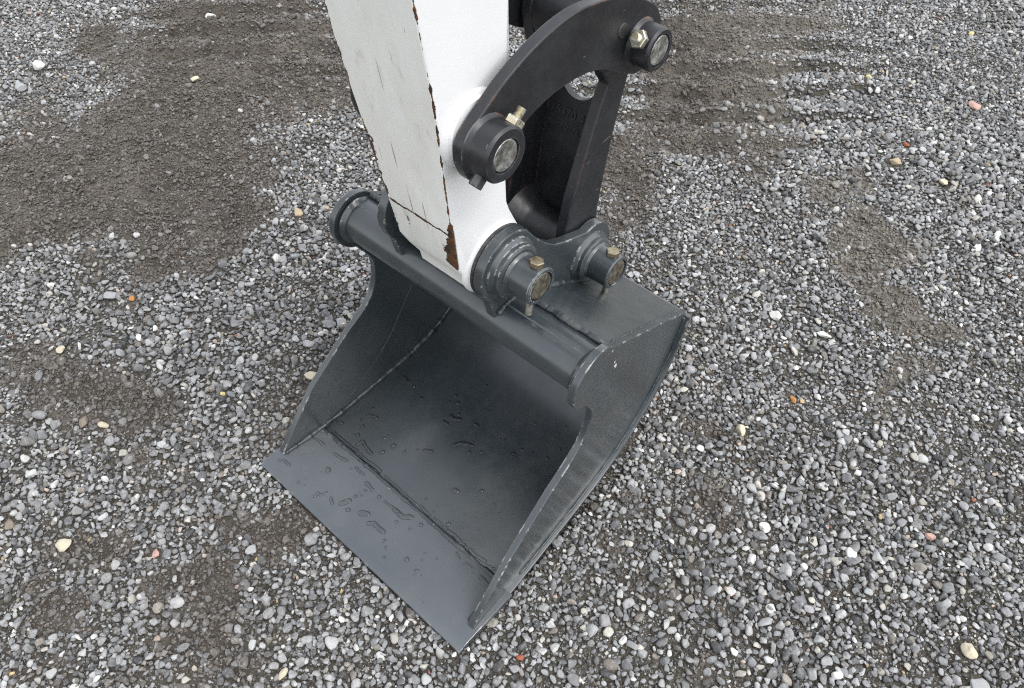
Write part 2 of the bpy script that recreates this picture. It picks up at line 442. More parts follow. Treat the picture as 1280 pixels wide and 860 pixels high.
DIRT = [[-1.87,1.17,0.328,0.234,1],[-1.72,0.73,0.324,0.276,1],[-1.5,1.06,0.166,0.251,0.9],[-1.43,0.45,0.318,0.313,1],[-1.35,0.22,0.253,0.201,0.9],[-1.11,0.49,0.139,0.194,0.8],[-1.0,0.31,0.197,0.139,0.7],[-1.34,0.04,0.155,0.133,0.9],[-1.35,-0.05,0.087,0.093,1],[-2.2,0.64,0.086,0.132,0.8],[-1.02,0.15,0.148,0.066,0.6],[-0.79,-0.06,0.115,0.069,0.8],[-0.73,-0.17,0.11,0.077,0.8],[-0.7,-0.02,0.114,0.053,0.7],[-0.5,-0.06,0.108,0.059,0.6],[-0.49,-0.32,0.075,0.054,0.9],[-0.42,-0.43,0.087,0.05,0.9],[-0.31,-0.27,0.08,0.059,0.8],[-0.23,-0.36,0.054,0.046,0.7],[-0.35,-0.53,0.053,0.037,0.6],[-0.24,-0.1,0.117,0.08,0.65],[-0.09,-0.08,0.096,0.083,0.75],[-0.06,-0.17,0.093,0.071,0.6],[0.12,-0.11,0.075,0.049,0.5],[-0.49,0.17,0.076,0.089,0.5],[-0.58,2.1,0.229,0.36,1],[-0.34,1.97,0.189,0.265,1],[-0.42,1.77,0.158,0.248,0.95],[-0.48,2.43,0.179,0.167,0.8],[-0.33,1.26,0.094,0.153,0.9],[-0.39,1.39,0.098,0.124,0.9],[-0.2,1.67,0.175,0.089,0.6],[-0.24,1.08,0.067,0.085,0.7],[0.13,1.61,0.081,0.078,0.8],[0.16,1.8,0.084,0.077,0.6],[0.37,1.63,0.111,0.067,0.8],[0.51,1.67,0.109,0.055,0.6],[0.62,1.45,0.081,0.063,1],[0.5,1.54,0.106,0.068,0.7],[0.05,1.71,0.096,0.063,0.5],[-0.03,1.61,0.096,0.082,0.4],[0.73,1.2,0.084,0.08,0.6],[0.46,0.42,0.096,0.064,0.5],[0.35,0.41,0.083,0.047,0.4],[0.61,0.54,0.08,0.055,0.35],[0.6,0.33,0.075,0.066,0.4],[0.54,0.19,0.073,0.039,0.5],[0.75,0.42,0.059,0.041,0.35],[0.44,0.73,0.106,0.066,0.35]]


def vnoise(x, y, seed=0, n=256):
    """tiling value noise, vectorised"""
    g = np.random.default_rng(seed).random((n, n))
    xi = np.floor(x).astype(int); yi = np.floor(y).astype(int)
    fx = x - xi; fy = y - yi
    fx = fx * fx * (3 - 2 * fx); fy = fy * fy * (3 - 2 * fy)
    a = g[xi % n, yi % n]; b = g[(xi + 1) % n, yi % n]; c = g[xi % n, (yi + 1) % n]; d = g[(xi + 1) % n, (yi + 1) % n]
    return (a * (1 - fx) + b * fx) * (1 - fy) + (c * (1 - fx) + d * fx) * fy

def fbm(x, y, f, o, seed, gain=0.5):
    s = 0; a = 1.0; t = 0
    for i in range(o):
        s = s + a * vnoise(x * f + 17.3 * i, y * f + 5.1 * i, seed + i); t += a; a *= gain; f *= 2.03
    return s / t

def left_of(x, y):
    return np.clip((.25 - (AX_R[0] * x + AX_R[1] * y)) / 1.1, 0, 1)        # more fines towards the left of the yard

def dirt_at(x, y):
    """0 = clean gravel, 1 = bare soil"""
    wx = x + (fbm(x, y, 5, 4, 50) - .5) * .30 + (fbm(x, y, 2, 2, 55) - .5) * .34; wy = y + (fbm(x, y, 5, 4, 60) - .5) * .30 + (fbm(x, y, 2, 2, 65) - .5) * .34
    keep = np.ones_like(x)
    for cx, cy, a, b, s in DIRT:
        if cy < .45 and cx > -1.2: s = s * .72
        u = ((wx - cx) * AX_R[0] + (wy - cy) * AX_R[1]) / a
        v = ((wx - cx) * AX_H[0] + (wy - cy) * AX_H[1]) / b
        q = np.sqrt(u * u + v * v)
        keep = keep * (1 - s * np.clip((1.50 - q) / 1.0, 0, 1))
    d = 1 - keep
    d = d + (fbm(x, y, 7, 6, 71, .68) - .52) * 2.2 * (0.22 + d * (1.15 - d) * 2)
    d = d + np.clip(fbm(x, y, 3.1, 3, 81) - .55, 0, 1) * 1.1
    d = d + left_of(x, y) * .10
    return np.clip(d, 0, 1)

TRACKS = [(-0.46, 2.02, 0.55, 0.50), (-1.75, 1.22, 0.62, 0.34)]
def height_at(x, y, d=None):
    if d is None: d = dirt_at(x, y)
    h = (fbm(x, y, 2.0, 3, 3) - .5) * .035 + (fbm(x, y, 11, 3, 5) - .5) * .014
    h = h + (fbm(x, y, 30, 4, 7, .6) - .5) * .034 * (0.3 + d)
    for cx, cy, a, b in TRACKS:                       # ribbed prints of the machine's own tracks
        u = ((x - cx) * AX_R[0] + (y - cy) * AX_R[1]); v = ((x - cx) * AX_H[0] + (y - cy) * AX_H[1])
        mk = np.clip(1.25 - np.sqrt((u / a) ** 2 + (v / b) ** 2), 0, .5) * 2
        vv = v + .08 * u * u + (fbm(x, y, 5, 4, 33) - .5) * .07
        sw = vv / .15 - np.floor(vv / .15); st = np.clip(sw / .22, 0, 1); st = st * st * (3 - 2 * st)
        h = h + mk * (.046 * st * (1 - sw) - .018)
    far = np.clip((np.hypot(x + .6, y - 1.1) - 3) / 5, 0, 1)
    h = h * (1 - far)
    # the bucket sits in a shallow bed: flat and slightly pressed down beneath it
    bx = np.clip((.36 - np.abs(x)) / .06, 0, 1); by = np.clip((y + .07) / .06, 0, 1) * np.clip((.62 - y) / .06, 0, 1)
    ins = np.clip((.292 - np.abs(x)) / .012, 0, 1) * np.clip((y - .004) / .012, 0, 1) * np.clip((.55 - y) / .05, 0, 1)
    bed = bx * by
    h = h * (1 - bed * .75) - bed * .002 - ins * .016
    return h

def axis(c, half, step, far, grow=1.18):
    a = list(np.arange(-half, half + 1e-9, step)); s = step; p = a[-1]; o = []
    while p < far:
        s *= grow; p += s; o.append(p)
    return np.array([-q for q in o[::-1]] + a + o) + c
gx = axis(-0.75, 2.75, 0.0125, 400); gy = axis(1.15, 2.65, 0.0125, 400)
GX, GY = np.meshgrid(gx, gy, indexing='ij')
fxx, fyy = GX.ravel(), GY.ravel()
DD = dirt_at(fxx, fyy)
HH = height_at(fxx, fyy, DD)
nx, ny = len(gx), len(gy)
me = bpy.data.meshes.new('ground')
me.vertices.add(nx * ny)
me.vertices.foreach_set('co', np.stack([fxx, fyy, HH], 1).ravel().astype('f4'))
I, J = np.meshgrid(np.arange(nx - 1), np.arange(ny - 1), indexing='ij')
q0 = (I * ny + J).ravel()
quads = np.stack([q0, q0 + ny, q0 + ny + 1, q0 + 1], 1).astype('i4')
me.loops.add(quads.size); me.loops.foreach_set('vertex_index', quads.ravel())
me.polygons.add(len(quads)); me.polygons.foreach_set('loop_start', np.arange(len(quads), dtype='i4') * 4)
me.update(calc_edges=True); me.validate()
at = me.attributes.new('dirt', 'FLOAT', 'POINT'); at.data.foreach_set('value', DD.astype('f4'))
SA = np.clip((AX_R[0] * fxx + AX_R[1] * fyy - .95) / .3, 0, 1)          # paler, sandier ground on the right of the yard
at = me.attributes.new('sand', 'FLOAT', 'POINT'); at.data.foreach_set('value', SA.astype('f4'))
k = NT('soil')
dA = k.n('ShaderNodeAttribute', attribute_name='dirt').outputs['Fac']
c1 = k.mix((0.074, 0.063, 0.053), (0.125, 0.109, 0.092), k.ss(k.noise(9, 7, 0.65), 0.36, 0.64))
c1 = k.mix(c1, (0.205, 0.182, 0.155), k.math('MULTIPLY', k.ss(k.noise(5, 6, 0.6), 0.50, 0.64), 0.75))
c1 = k.mix(c1, (0.065, 0.056, 0.048), k.ss(k.noise(130, 4), 0.52, 0.70))
c2 = k.mix((0.050, 0.045, 0.037), (0.130, 0.117, 0.096), k.ss(k.noise(160, 4, 0.7), 0.40, 0.62))
sA = k.n('ShaderNodeAttribute', attribute_name='sand').outputs['Fac']
c1 = k.mix(c1, k.mix((0.135, 0.120, 0.098), (0.215, 0.195, 0.165), k.ss(k.noise(40, 6, 0.7), 0.36, 0.62)), k.math('MULTIPLY', sA, 0.8))
col = k.mix(c2, c1, k.ss(dA, 0.12, 0.5))
vr = k.n('ShaderNodeTexVoronoi'); k.set(vr.inputs['Vector'], k.co); vr.inputs['Scale'].default_value = 330
grit = k.ss(vr.outputs['Distance'], 0.30, 0.18)
gsel = k.n('ShaderNodeSeparateColor'); k.t.links.new(vr.outputs['Color'], gsel.inputs[0])
col = k.mix(col, (0.30, 0.29, 0.27), k.math('MULTIPLY', grit, k.ss(gsel.outputs[0], 0.80, 0.9)))
hgt = k.math('ADD', k.noise(70, 8, 0.72), k.math('MULTIPLY', k.noise(420, 4, 0.7), 0.35))
bmp = k.bump(hgt, 0.9, 0.010)
M['soil'] = k.out(col, 0.93, bmp, spec=0.2)
ground = link('ground', me, M['soil'], None, None)
tag(ground, 'grey brown soil of the gravel yard under the bucket', None, kind='structure')

# ------------------------------------------------------------------ loose stones
def stone_mesh(name, seed, sub, mat, squash=(1, .82, .62), cuts=11):
    r_ = np.random.default_rng(seed)
    bm = bmesh.new(); bmesh.ops.create_icosphere(bm, subdivisions=sub, radius=1)
    nrm = r_.normal(size=(cuts, 3)); nrm /= np.linalg.norm(nrm, axis=1)[:, None]
    dd = r_.uniform(.52, .92, cuts)
    off = Vector(r_.uniform(-50, 50, 3))
    sq = np.array(squash) * r_.uniform(.86, 1.12, 3)
    for v in bm.verts:
        p = np.array(v.co); dt = nrm @ p
        rad = np.where(dt > .05, dd / np.maximum(dt, .05), 9)
        rad = np.append(rad, 1.0)
        rr = -np.log(np.exp(-rad * 34).sum()) / 34
        rr *= 1 + .09 * mnoise.noise(v.co * 1.6 + off) + .035 * mnoise.noise(v.co * 4.5 + off)
        v.co = Vector(p * rr * sq)
    me = bpy.data.meshes.new(name); bm.to_mesh(me); bm.free()
    me.polygons.foreach_set('use_smooth', [True] * len(me.polygons))
    me.materials.append(mat)
    return me

k = NT('gravel_stone')
ca = k.n('ShaderNodeAttribute', attribute_name='col', attribute_type='INSTANCER').outputs['Color']
rnd = k.n('ShaderNodeObjectInfo').outputs['Random']
off = k.n('ShaderNodeVectorMath', operation='MULTIPLY_ADD'); k.t.links.new(k.co, off.inputs[0]); off.inputs[1].default_value = (1, 1, 1)
cmb = k.n('ShaderNodeCombineXYZ'); k.set(cmb.inputs[0], k.math('MULTIPLY', rnd, 91.0)); k.set(cmb.inputs[1], k.math('MULTIPLY', rnd, 37.0))
k.t.links.new(cmb.outputs[0], off.inputs[2])
mot = k.noise(1.7, 6, 0.68, off.outputs[0]); fine = k.noise(9, 4, 0.7, off.outputs[0])
col = k.mix(ca, k.mix(ca, (0.62, 0.62, 0.60), 0.32), k.ss(mot, 0.50, 0.68))
col = k.mix(col, k.mix(ca, (0.02, 0.02, 0.02), 0.5), k.ss(mot, 0.44, 0.28))
col = k.mix(col, (0.50, 0.49, 0.47), k.math('MULTIPLY', k.ss(fine, 0.62, 0.74), 0.35))
M['stone'] = k.out(col, k.ss(mot, .3, .7, .62, .85), k.bump(fine, 0.35, 0.12), spec=0.35)

protos = bpy.data.collections.new('stone_shapes')       # shapes only, not linked to the scene
for i in range(26):
    sq = ((1, .82, .60), (1, .70, .55), (1, .92, .72), (1, .60, .46), (1, .85, .42))[i % 5]
    o = bpy.data.objects.new('stone_shape_%02d' % i, stone_mesh('stone_shape', 100 + i, 3 if i < 16 else 2, M['stone'], sq, 9 + i % 6))
    protos.objects.link(o)
NPROTO = 26

def scatter_group():
    ng = bpy.data.node_groups.new('scatter_stones', 'GeometryNodeTree')
    ng.interface.new_socket('Geometry', in_out='INPUT', socket_type='NodeSocketGeometry')
    ng.interface.new_socket('Geometry', in_out='OUTPUT', socket_type='NodeSocketGeometry')
    gi = ng.nodes.new('NodeGroupInput'); go = ng.nodes.new('NodeGroupOutput')
    ci = ng.nodes.new('GeometryNodeCollectionInfo'); ci.inputs['Collection'].default_value = protos
    ci.inputs['Separate Children'].default_value = True; ci.inputs['Reset Children'].default_value = True
    ip = ng.nodes.new('GeometryNodeInstanceOnPoints'); ip.inputs['Pick Instance'].default_value = True
    def attr(nm, t):
        a = ng.nodes.new('GeometryNodeInputNamedAttribute'); a.data_type = t; a.inputs['Name'].default_value = nm
        return [s for s in a.outputs if s.enabled and s.name == 'Attribute'][0]
    er = ng.nodes.new('FunctionNodeEulerToRotation')
    ng.links.new(attr('rot', 'FLOAT_VECTOR'), er.inputs[0]); ng.links.new(er.outputs[0], ip.inputs['Rotation'])
    ng.links.new(attr('scl', 'FLOAT_VECTOR'), ip.inputs['Scale'])
    ng.links.new(attr('idx', 'INT'), ip.inputs['Instance Index'])
    ng.links.new(gi.outputs[0], ip.inputs['Points']); ng.links.new(ci.outputs[0], ip.inputs['Instance'])
    ng.links.new(ip.outputs[0], go.inputs[0])
    return ng
SCATTER = scatter_group()

VIEW = np.array([(-2.79, .6), (.16, 3.25), (1.09, .64), (-.27, -.6)]); VC = VIEW.mean(0)
def in_zone(x, y, grow):
    P = VC + (VIEW - VC) * grow; ok = np.ones(len(x), bool)
    for a, b in zip(P, np.roll(P, -1, 0)):
        ok &= ((b[0] - a[0]) * (y - a[1]) - (b[1] - a[1]) * (x - a[0])) <= 0
    return ok
def candidates(n, grow):
    P = VC + (VIEW - VC) * grow
    x = rng.uniform(P[:, 0].min(), P[:, 0].max(), n); y = rng.uniform(P[:, 1].min(), P[:, 1].max(), n)
    ok = in_zone(x, y, grow)
    return x[ok], y[ok]
def off_bucket(x, y, r):
    # nothing lies under or inside the bucket
    w = .3005 - .07 * np.clip(y - .05, 0, 1)
    return ~((np.abs(x) < w + r * .40) & (y > -r * .30) & (y < .37)) & ~((np.abs(x) < .26) & (y >= .3) & (y < .60))

PAL = np.array([(0.226, 0.227, 0.230), (0.315, 0.316, 0.317), (0.137, 0.137, 0.139), (0.430, 0.428, 0.424), (0.074, 0.075, 0.077),
                (0.62, 0.61, 0.585), (0.480, 0.455, 0.400), (0.250, 0.225, 0.195), (0.46, 0.34, 0.18), (0.32, 0.115, 0.07), (0.50, 0.40, 0.33)])
PW = np.array([.27, .25, .165, .135, .050, .036, .026, .040, .0045, .0012, .006]); PW = PW / PW.sum()
SOIL = np.array((0.100, 0.085, 0.070))
def colours(n, soil, rad, sand):
    ix = rng.choice(len(PAL), n, p=PW)
    ix = np.where((rad > .0078) & (ix >= 8), rng.integers(0, 4, n), ix)
    c = PAL[ix] * rng.uniform(.74, 1.18, (n, 1)) * rng.uniform(.988, 1.012, (n, 3))
    s = np.clip(soil, 0, 1)[:, None]
    return c * (1 - s) + (SOIL + sand[:, None] * np.array((.055, .052, .045))) * rng.uniform(.7, 1.35, (n, 1)) * s

def stones(name, x, y, rad, sink, soil, lo, hi, label, cat):
    n = len(x)
    z = height_at(x, y) + rad * sink
    me = bpy.data.meshes.new(name)
    me.vertices.add(n); me.vertices.foreach_set('co', np.stack([x, y, z], 1).ravel().astype('f4'))
    rot = np.stack([rng.normal(0, .45, n), rng.normal(0, .45, n), rng.uniform(0, 6.283, n)], 1)
    scl = rad[:, None] * rng.uniform(.88, 1.15, (n, 3))
    a = me.attributes.new('rot', 'FLOAT_VECTOR', 'POINT'); a.data.foreach_set('vector', rot.ravel().astype('f4'))
    a = me.attributes.new('scl', 'FLOAT_VECTOR', 'POINT'); a.data.foreach_set('vector', scl.ravel().astype('f4'))
    a = me.attributes.new('idx', 'INT', 'POINT'); a.data.foreach_set('value', rng.integers(lo, hi, n).astype('i4'))
    c = np.concatenate([colours(n, soil, rad, np.clip((AX_R[0] * x + AX_R[1] * y - .95) / .3, 0, 1)), np.ones((n, 1))], 1)
    a = me.attributes.new('col', 'FLOAT_COLOR', 'POINT'); a.data.foreach_set('color', c.ravel().astype('f4'))
    me.materials.append(M['stone'])
    o = bpy.data.objects.new(name, me); COL.objects.link(o)
    md = o.modifiers.new('scatter', 'NODES'); md.node_group = SCATTER
    tag(o, label, None, kind='stuff')
    return o

def darts(x, y, r, fac, grid=None, cell=.03, own=True):
    """keep stones that do not run into those already laid"""
    grid = {} if grid is None else grid
    keep = []
    xs, ys, rs = x.tolist(), y.tolist(), r.tolist()
    for i in range(len(xs)):
        a, b, c = xs[i], ys[i], rs[i]
        ci, cj = int(a // cell), int(b // cell); ok = True
        for u in (ci - 1, ci, ci + 1):
            for v in (cj - 1, cj, cj + 1):
                for (p, q, s) in grid.get((u, v), ()):
                    t = (c + s) * fac
                    if (p - a) * (p - a) + (q - b) * (q - b) < t * t:
                        ok = False; break
                if not ok: break
            if not ok: break
        if ok:
            keep.append(i); grid.setdefault((ci, cj), []).append((a, b, c))
    return np.array(keep, int), grid

# single pebbles that stand out from the gravel: x, y, length, (shape squash), colour, label
CREAM, WHITE, TAN, RED, ORANGE, YELLOW, GREY, BROWN, PINK = (.56, .50, .38), (.64, .63, .59), (.42, .34, .23), (.33, .10, .06), (.46, .22, .08), (.58, .49, .22), (.34, .34, .34), (.24, .20, .16), (.50, .32, .27)
PEB = [
    (-2.077, 1.07, .042, 'r', WHITE, 'pale grey pebble on dark soil at the top, left of the arm'),
    (-2.194, .456, .056, 'r', WHITE, 'large white stone in the upper left gravel'),
    (-2.131, .356, .043, 'r', GREY, 'light grey stone just below the large white stone, far left'),
    (-1.736, .779, .033, 'r', CREAM, 'smooth cream pebble alone on bare soil, upper left'),
    (-.902, .571, .036, 'r', TAN, 'tan rounded pebble left of the white arm, above the tube end'),
    (.416, .785, .036, 'l', CREAM, 'long thin cream stone pointing at the bucket, on the right'),
    (.583, .607, .029, 'r', WHITE, 'white round pebble in the middle of the lower right gravel'),
    (.796, 1.164, .021, 's', WHITE, 'small square white chip near the right edge'),
    (.845, .813, .023, 'r', PINK, 'pale pink pebble in the right hand gravel'),
    (.463, .939, .023, 'l', ORANGE, 'small orange brown stone right of the bucket back'),
    (-.438, -.382, .034, 's', CREAM, 'knobbly cream white stone in the lower left gravel'),
    (-.569, -.433, .030, 's', BROWN, 'flat brown stone at the left edge, lower half'),
    (-.287, -.266, .020, 's', PINK, 'peach chip on bare soil, lower left'),
    (.089, -.24, .022, 'l', CREAM, 'cream pebble at the bottom, left of the bucket corner'),
    (.302, 2.402, .047, 's', PINK, 'flat pink brick fragment in the far right gravel'),
    (.23, 2.043, .028, 's', RED, 'red brick chip in the upper right gravel'),
    (.246, 1.931, .048, 'l', TAN, 'long tan stone beside the red brick chip, upper right'),
    (.396, 1.927, .031, 'r', CREAM, 'cream pebble among dark gravel, upper right'),
    (-.802, .418, .031, 'r', WHITE, 'white pebble left of the tube end'),
    (-1.013, .05, .038, 's', GREY, 'flat light grey stone, left middle'),
    (-.413, .233, .042, 'l', CREAM, 'wedge shaped cream and grey stone against the left bucket wall'),
    (-.65, -.176, .029, 'l', CREAM, 'smooth oval cream pebble left of the bucket, half way to the edge'),
    (-.697, -.201, .036, 'l', BROWN, 'brown grey flat stone beside the oval cream pebble'),
    (-.932, -.129, .028, 's', CREAM, 'pale cream stone near the left edge, at mid height'),
    (.994, .638, .040, 'r', CREAM, 'large oval cream stone in the bottom right corner'),
    (1.032, .586, .043, 's', GREY, 'big grey stone cut by the bottom edge, lower right'),
    (.299, 1.137, .035, 'r', WHITE, 'off white round stone right of the bucket top'),
    (.419, 1.162, .034, 'l', WHITE, 'flat whitish stone just right of the off white round stone'),
    (.388, .071, .014, 'r', RED, 'small bright red pebble below the bucket corner'),
    (-.034, 2.327, .025, 'r', YELLOW, 'pale yellow pebble in the far gravel, top right'),
    (.11, 2.848, .027, 'r', YELLOW, 'yellow pebble near the top right edge'),
    (-.958, .077, .020, 'r', ORANGE, 'orange brown pebble beside the flat light grey stone'),
    (-.524, .057, .015, 'r', YELLOW, 'small yellow orange pebble left of the bucket wall'),
]
pk = []
grid = {}
for i, (px, py, ln, sh, c, lab) in enumerate(PEB):
    k = NT('pebble_' + lab.split()[0] + str(i)); del k
    k = NT('pebble_stone')
    mo = k.noise(60, 6, 0.65); fi = k.noise(420, 4, 0.7)
    colr = k.mix(c, tuple(v * .62 for v in c), k.ss(mo, 0.50, 0.70))
    colr = k.mix(colr, (0.09, 0.078, 0.066), k.math('MULTIPLY', k.ss(fi, 0.58, 0.75), 0.45))
    mt = k.out(colr, 0.75, k.bump(fi, 0.4, 0.002), spec=0.3)
    sq = {'r': (.5, .42, .30), 'l': (.5, .29, .22), 's': (.5, .44, .20)}[sh]
    sm = stone_mesh('pebble', 500 + i, 4, mt, tuple(v * 1.04 for v in sq), 12)
    o = bpy.data.objects.new('pebble', sm); COL.objects.link(o)
    hz = float(height_at(np.array([px]), np.array([py]))[0])
    o.location = (px, py, hz + ln * sq[2] * .85)
    o.scale = (ln, ln, ln)
    ang = {5: -0.95, 16: .35, 20: .72, 21: .5}.get(i, random.uniform(0, 3.1))
    o.rotation_euler = (random.uniform(-.15, .15), random.uniform(-.15, .15), ang)
    tag(o, lab, 'pebble', 'odd coloured pebbles in the gravel')
    grid.setdefault((int(px // .03), int(py // .03)), []).append((px, py, ln * .70))

PGRID = {q: list(v) for q, v in grid.items()}
GROW = 1.28
# coarse gravel, lower layer then a sparser upper layer
x, y = candidates(420000, GROW)
rad = np.clip(rng.lognormal(math.log(.0063), .33, len(x)), .0036, .0140)
rad = rad * (.84 + .34 * np.clip(fbm(x, y, 1.5, 2, 97) * 2 - .6, 0, 1))
d = dirt_at(x, y)
big = fbm(x, y, 2.4, 3, 91)
p = np.clip(1.06 - d * .90, .20, 1) * np.where(rad > .0095, .55 + .5 * (big > .5), 1.0)
ok = (rng.random(len(x)) < p ** 1.4) & off_bucket(x, y, rad)
x, y, rad, d = x[ok], y[ok], rad[ok], d[ok]
o_ = np.argsort(-rad + rng.normal(0, .0022, len(rad))); x, y, rad, d = x[o_], y[o_], rad[o_], d[o_]
kp, grid = darts(x, y, rad, .60, grid)
cx_, cy_, cr_, cd_ = x[kp], y[kp], rad[kp], d[kp]
stones('gravel', cx_, cy_, cr_, rng.uniform(.15, .75, len(kp)) - .3 * cd_, np.clip(cd_ * 1.15 - .16 + .18 * left_of(cx_, cy_) + rng.normal(0, .26, len(kp)), 0, .95) * np.where(rng.random(len(kp)) < .18, .35, 1.0), 0, 16,
       'loose grey crushed gravel strewn over the whole yard', 'gravel')
x, y = candidates(190000, GROW)
rad = np.clip(rng.lognormal(math.log(.0061), .30, len(x)), .0036, .0115)
d = dirt_at(x, y)
ok = (d < .36) & (fbm(x, y, 4, 3, 95) > .40) & off_bucket(x, y, rad)
x, y, rad, d = x[ok], y[ok], rad[ok], d[ok]
kp, _ = darts(x, y, rad, .80, {q: list(v) for q, v in PGRID.items()})
stones('gravel_upper_layer', x[kp], y[kp], rad[kp], rng.uniform(.75, 1.25, len(kp)), np.clip(rng.normal(0, .12, len(kp)), 0, .5), 0, 16,
       'grey gravel heaped loosely on top of the lower stones', 'gravel')
# medium chips between them
x, y = candidates(330000, 1.16)
rad = np.clip(rng.lognormal(math.log(.0033), .30, len(x)), .0018, .0055)
d = dirt_at(x, y)
ok = (rng.random(len(x)) < np.clip(.95 - .45 * d, 0, 1)) & off_bucket(x, y, rad)
x, y, rad, d = x[ok], y[ok], rad[ok], d[ok]
kp, grid = darts(x, y, rad, .68, grid)
stones('gravel_chippings', x[kp], y[kp], rad[kp], rng.uniform(0, .6, len(kp)), np.clip(d[kp] * 1.3 - .05 + rng.normal(0, .28, len(kp)), 0, 1), 10, 26,
       'small grey chippings lying between the larger gravel stones', 'gravel')
# fine grit and crumbs of soil
x, y = candidates(420000, 1.10)
rad = np.clip(rng.lognormal(math.log(.0015), .32, len(x)), .0008, .0030)
d = dirt_at(x, y)
ok = off_bucket(x, y, rad)
x, y, rad, d = x[ok], y[ok], rad[ok], d[ok]
stones('grit', x, y, rad, rng.uniform(.1, .8, len(x)), np.clip(d * 1.5 + .1 + rng.normal(0, .35, len(x)), 0, 1), 16, 26,
       'fine grit and sand between the gravel stones', 'grit')
x, y = candidates(1000000, 1.18)
rad = np.clip(rng.lognormal(math.log(.0044), .42, len(x)), .0022, .0130)
d = dirt_at(x, y)
ok = (rng.random(len(x)) < np.clip(d * 1.35 - .25, 0, 1)) & off_bucket(x, y, rad)
x, y, rad, d = x[ok], y[ok], rad[ok], d[ok]
kp, _ = darts(x, y, rad, .56, {q: list(v) for q, v in PGRID.items()})
stones('soil_crumbs', x[kp], y[kp], rad[kp], rng.uniform(-.05, .75, len(kp)), np.clip(rng.normal(.98, .12, len(kp)), .6, 1), 0, 26,
       'brown crumbs of damp soil in the bare patches', 'soil')

# ------------------------------------------------------------------ the bucket
W2, TK, TAPER = 0.2947, 0.0143, 0.07
_l = math.hypot(.353, .485); NY, NZ = .485 / _l, -.353 / _l
def xh(y, z): return W2 - TAPER * (NY * y + NZ * z)
EAR = (0.353, 0.485)
bucket = thing('digging_bucket', (0, .3, 0), 'dark grey excavator bucket standing on the gravel with its mouth open', 'bucket')
M['letters'] = NT('casting_lit_letters').out((0.026, 0.027, 0.030), 0.42)  # paler than the casting: light caught by the raised letters is in the colour
B, BW = M['bucket'], M['bucket_worn']

floor = catmull([(.130, .0135), (.22, .024), (.31, .037), (.42, .056), (.51, .091), (.595, .162), (.648, .25), (.672, .335), (.676, .356)], 6)
# cutting edge: a bevelled plate wider than the side plates
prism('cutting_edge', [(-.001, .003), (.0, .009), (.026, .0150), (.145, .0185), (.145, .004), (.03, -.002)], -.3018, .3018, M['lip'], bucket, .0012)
shell_out = offset_line(floor, .010)
prism('floor_shell', floor + shell_out[::-1], lambda y, z: -xh(y, z) - .010, lambda y, z: xh(y, z) + .010, B, bucket, .0012, sharp=24)
top_a, top_b = (.388, .5245), (.6795, .3585)
prism('top_plate', [top_a, top_b, (.675, .349), (.383, .515)], lambda y, z: -xh(y, z) + .004, lambda y, z: xh(y, z) - .004, B, bucket, .001)
prism('filler_plate', [(.340, .515), (.350, .5275), (.362, .5288), (.376, .5255), (.393, .5195), (.393, .500)], -(xh(.36, .52) - TK + .002), xh(.36, .52) - TK + .002, B, bucket, .0005)
# side plates with the rounded ear round the tube
side = [(.046, .0165), (.050, .026), (.155, .146), (.259, .228), (.318, .266), (.342, .289), (.357, .318), (.364, .350), (.363, .375), (.357, .391)]
side += arc(EAR[0], EAR[1], .0595, 250, 62, 26)
side += [(.40, .520), (.583, .4185), (.684, .360)]
side += [(p[0] - .001, p[1] + .0006) for p in floor[::-1] if p[0] > .15] + [(.146, .0190)]
side_plates = []
for s in (-1, 1):
    f_out = lambda y, z, s=s: s * xh(y, z); f_in = lambda y, z, s=s: s * (xh(y, z) - TK)
    side_plates.append(prism('side_plate', side, f_in, f_out, BW, bucket, .0018))
# cross tube
TR = .0405
xt = xh(*EAR) - TK + .004
lathe('cross_tube', (-xt, *EAR), (1, 0, 0), [(0, TR), (xt * 2, TR)], B, bucket, 64)
# inside weld beads
def wp(y, z, s, i=.0): return (s * (xh(y, z) - TK - i), y, z)
for s in (-1, 1):
    bead('weld_bead', [wp(.052, .0175, s, .001)] + [wp(.145, .0200, s, .002)] + [wp(p[0], p[1] + .002, s, .001) for p in floor[6:34:3]], .0048, M['weld'], bucket, .005, .12)
    lathe('weld_bead', (s * (xh(*EAR) - TK), *EAR), (-s, 0, 0), [(0, TR + .009), (.002, TR + .0085), (.005, TR + .006), (.009, TR + .0025), (.011, TR - .003), (0, TR - .003)], BW, bucket, 64, False)
    # narrow seam where the reinforcing cheek is let into the side
    sp = catmull([(.150, .026), (.245, .058), (.352, .135), (.405, .198), (.450, .255), (.470, .30)], 5)
    bead('weld_seam', [wp(y, z, s, -.0004) for y, z in sp], .0016, M['weld'], bucket, .004, .1, 7)
xb = xh(.145, .02) - TK
bead('weld_bead', [(-xb, .1475, .0172), (-.15, .1480, .0172), (0, .1470, .0172), (.15, .1480, .0172), (xb, .1475, .0172)], .0050, M['weld'], bucket, .006, .2)
bead('weld_bead', [(-xh(.39, .52) + TK, .3885, .5262), (-.106, .3885, .5262)], .0058, M['weld'], bucket, .006, .22)
bead('weld_bead', [(.106, .3885, .5262), (xh(.39, .52) - TK, .3885, .5262)], .0058, M['weld'], bucket, .006, .22)
for s in (-1, 1):
    pth = [(s * (xh(y, z) + .001), y, z) for y, z in [(p[0] - .003, p[1] + .002) for p in floor[4:-1:3]]]
    bead('weld_bead', pth, .0028, M['weld'], bucket)
    pth = [(s * (xh(y, z) - TK + .002), y, z + .002) for y, z in ((.41, .5115), (.5, .461), (.6, .404), (.67, .365))]
    bead('weld_bead', pth, .0030, M['weld'], bucket)
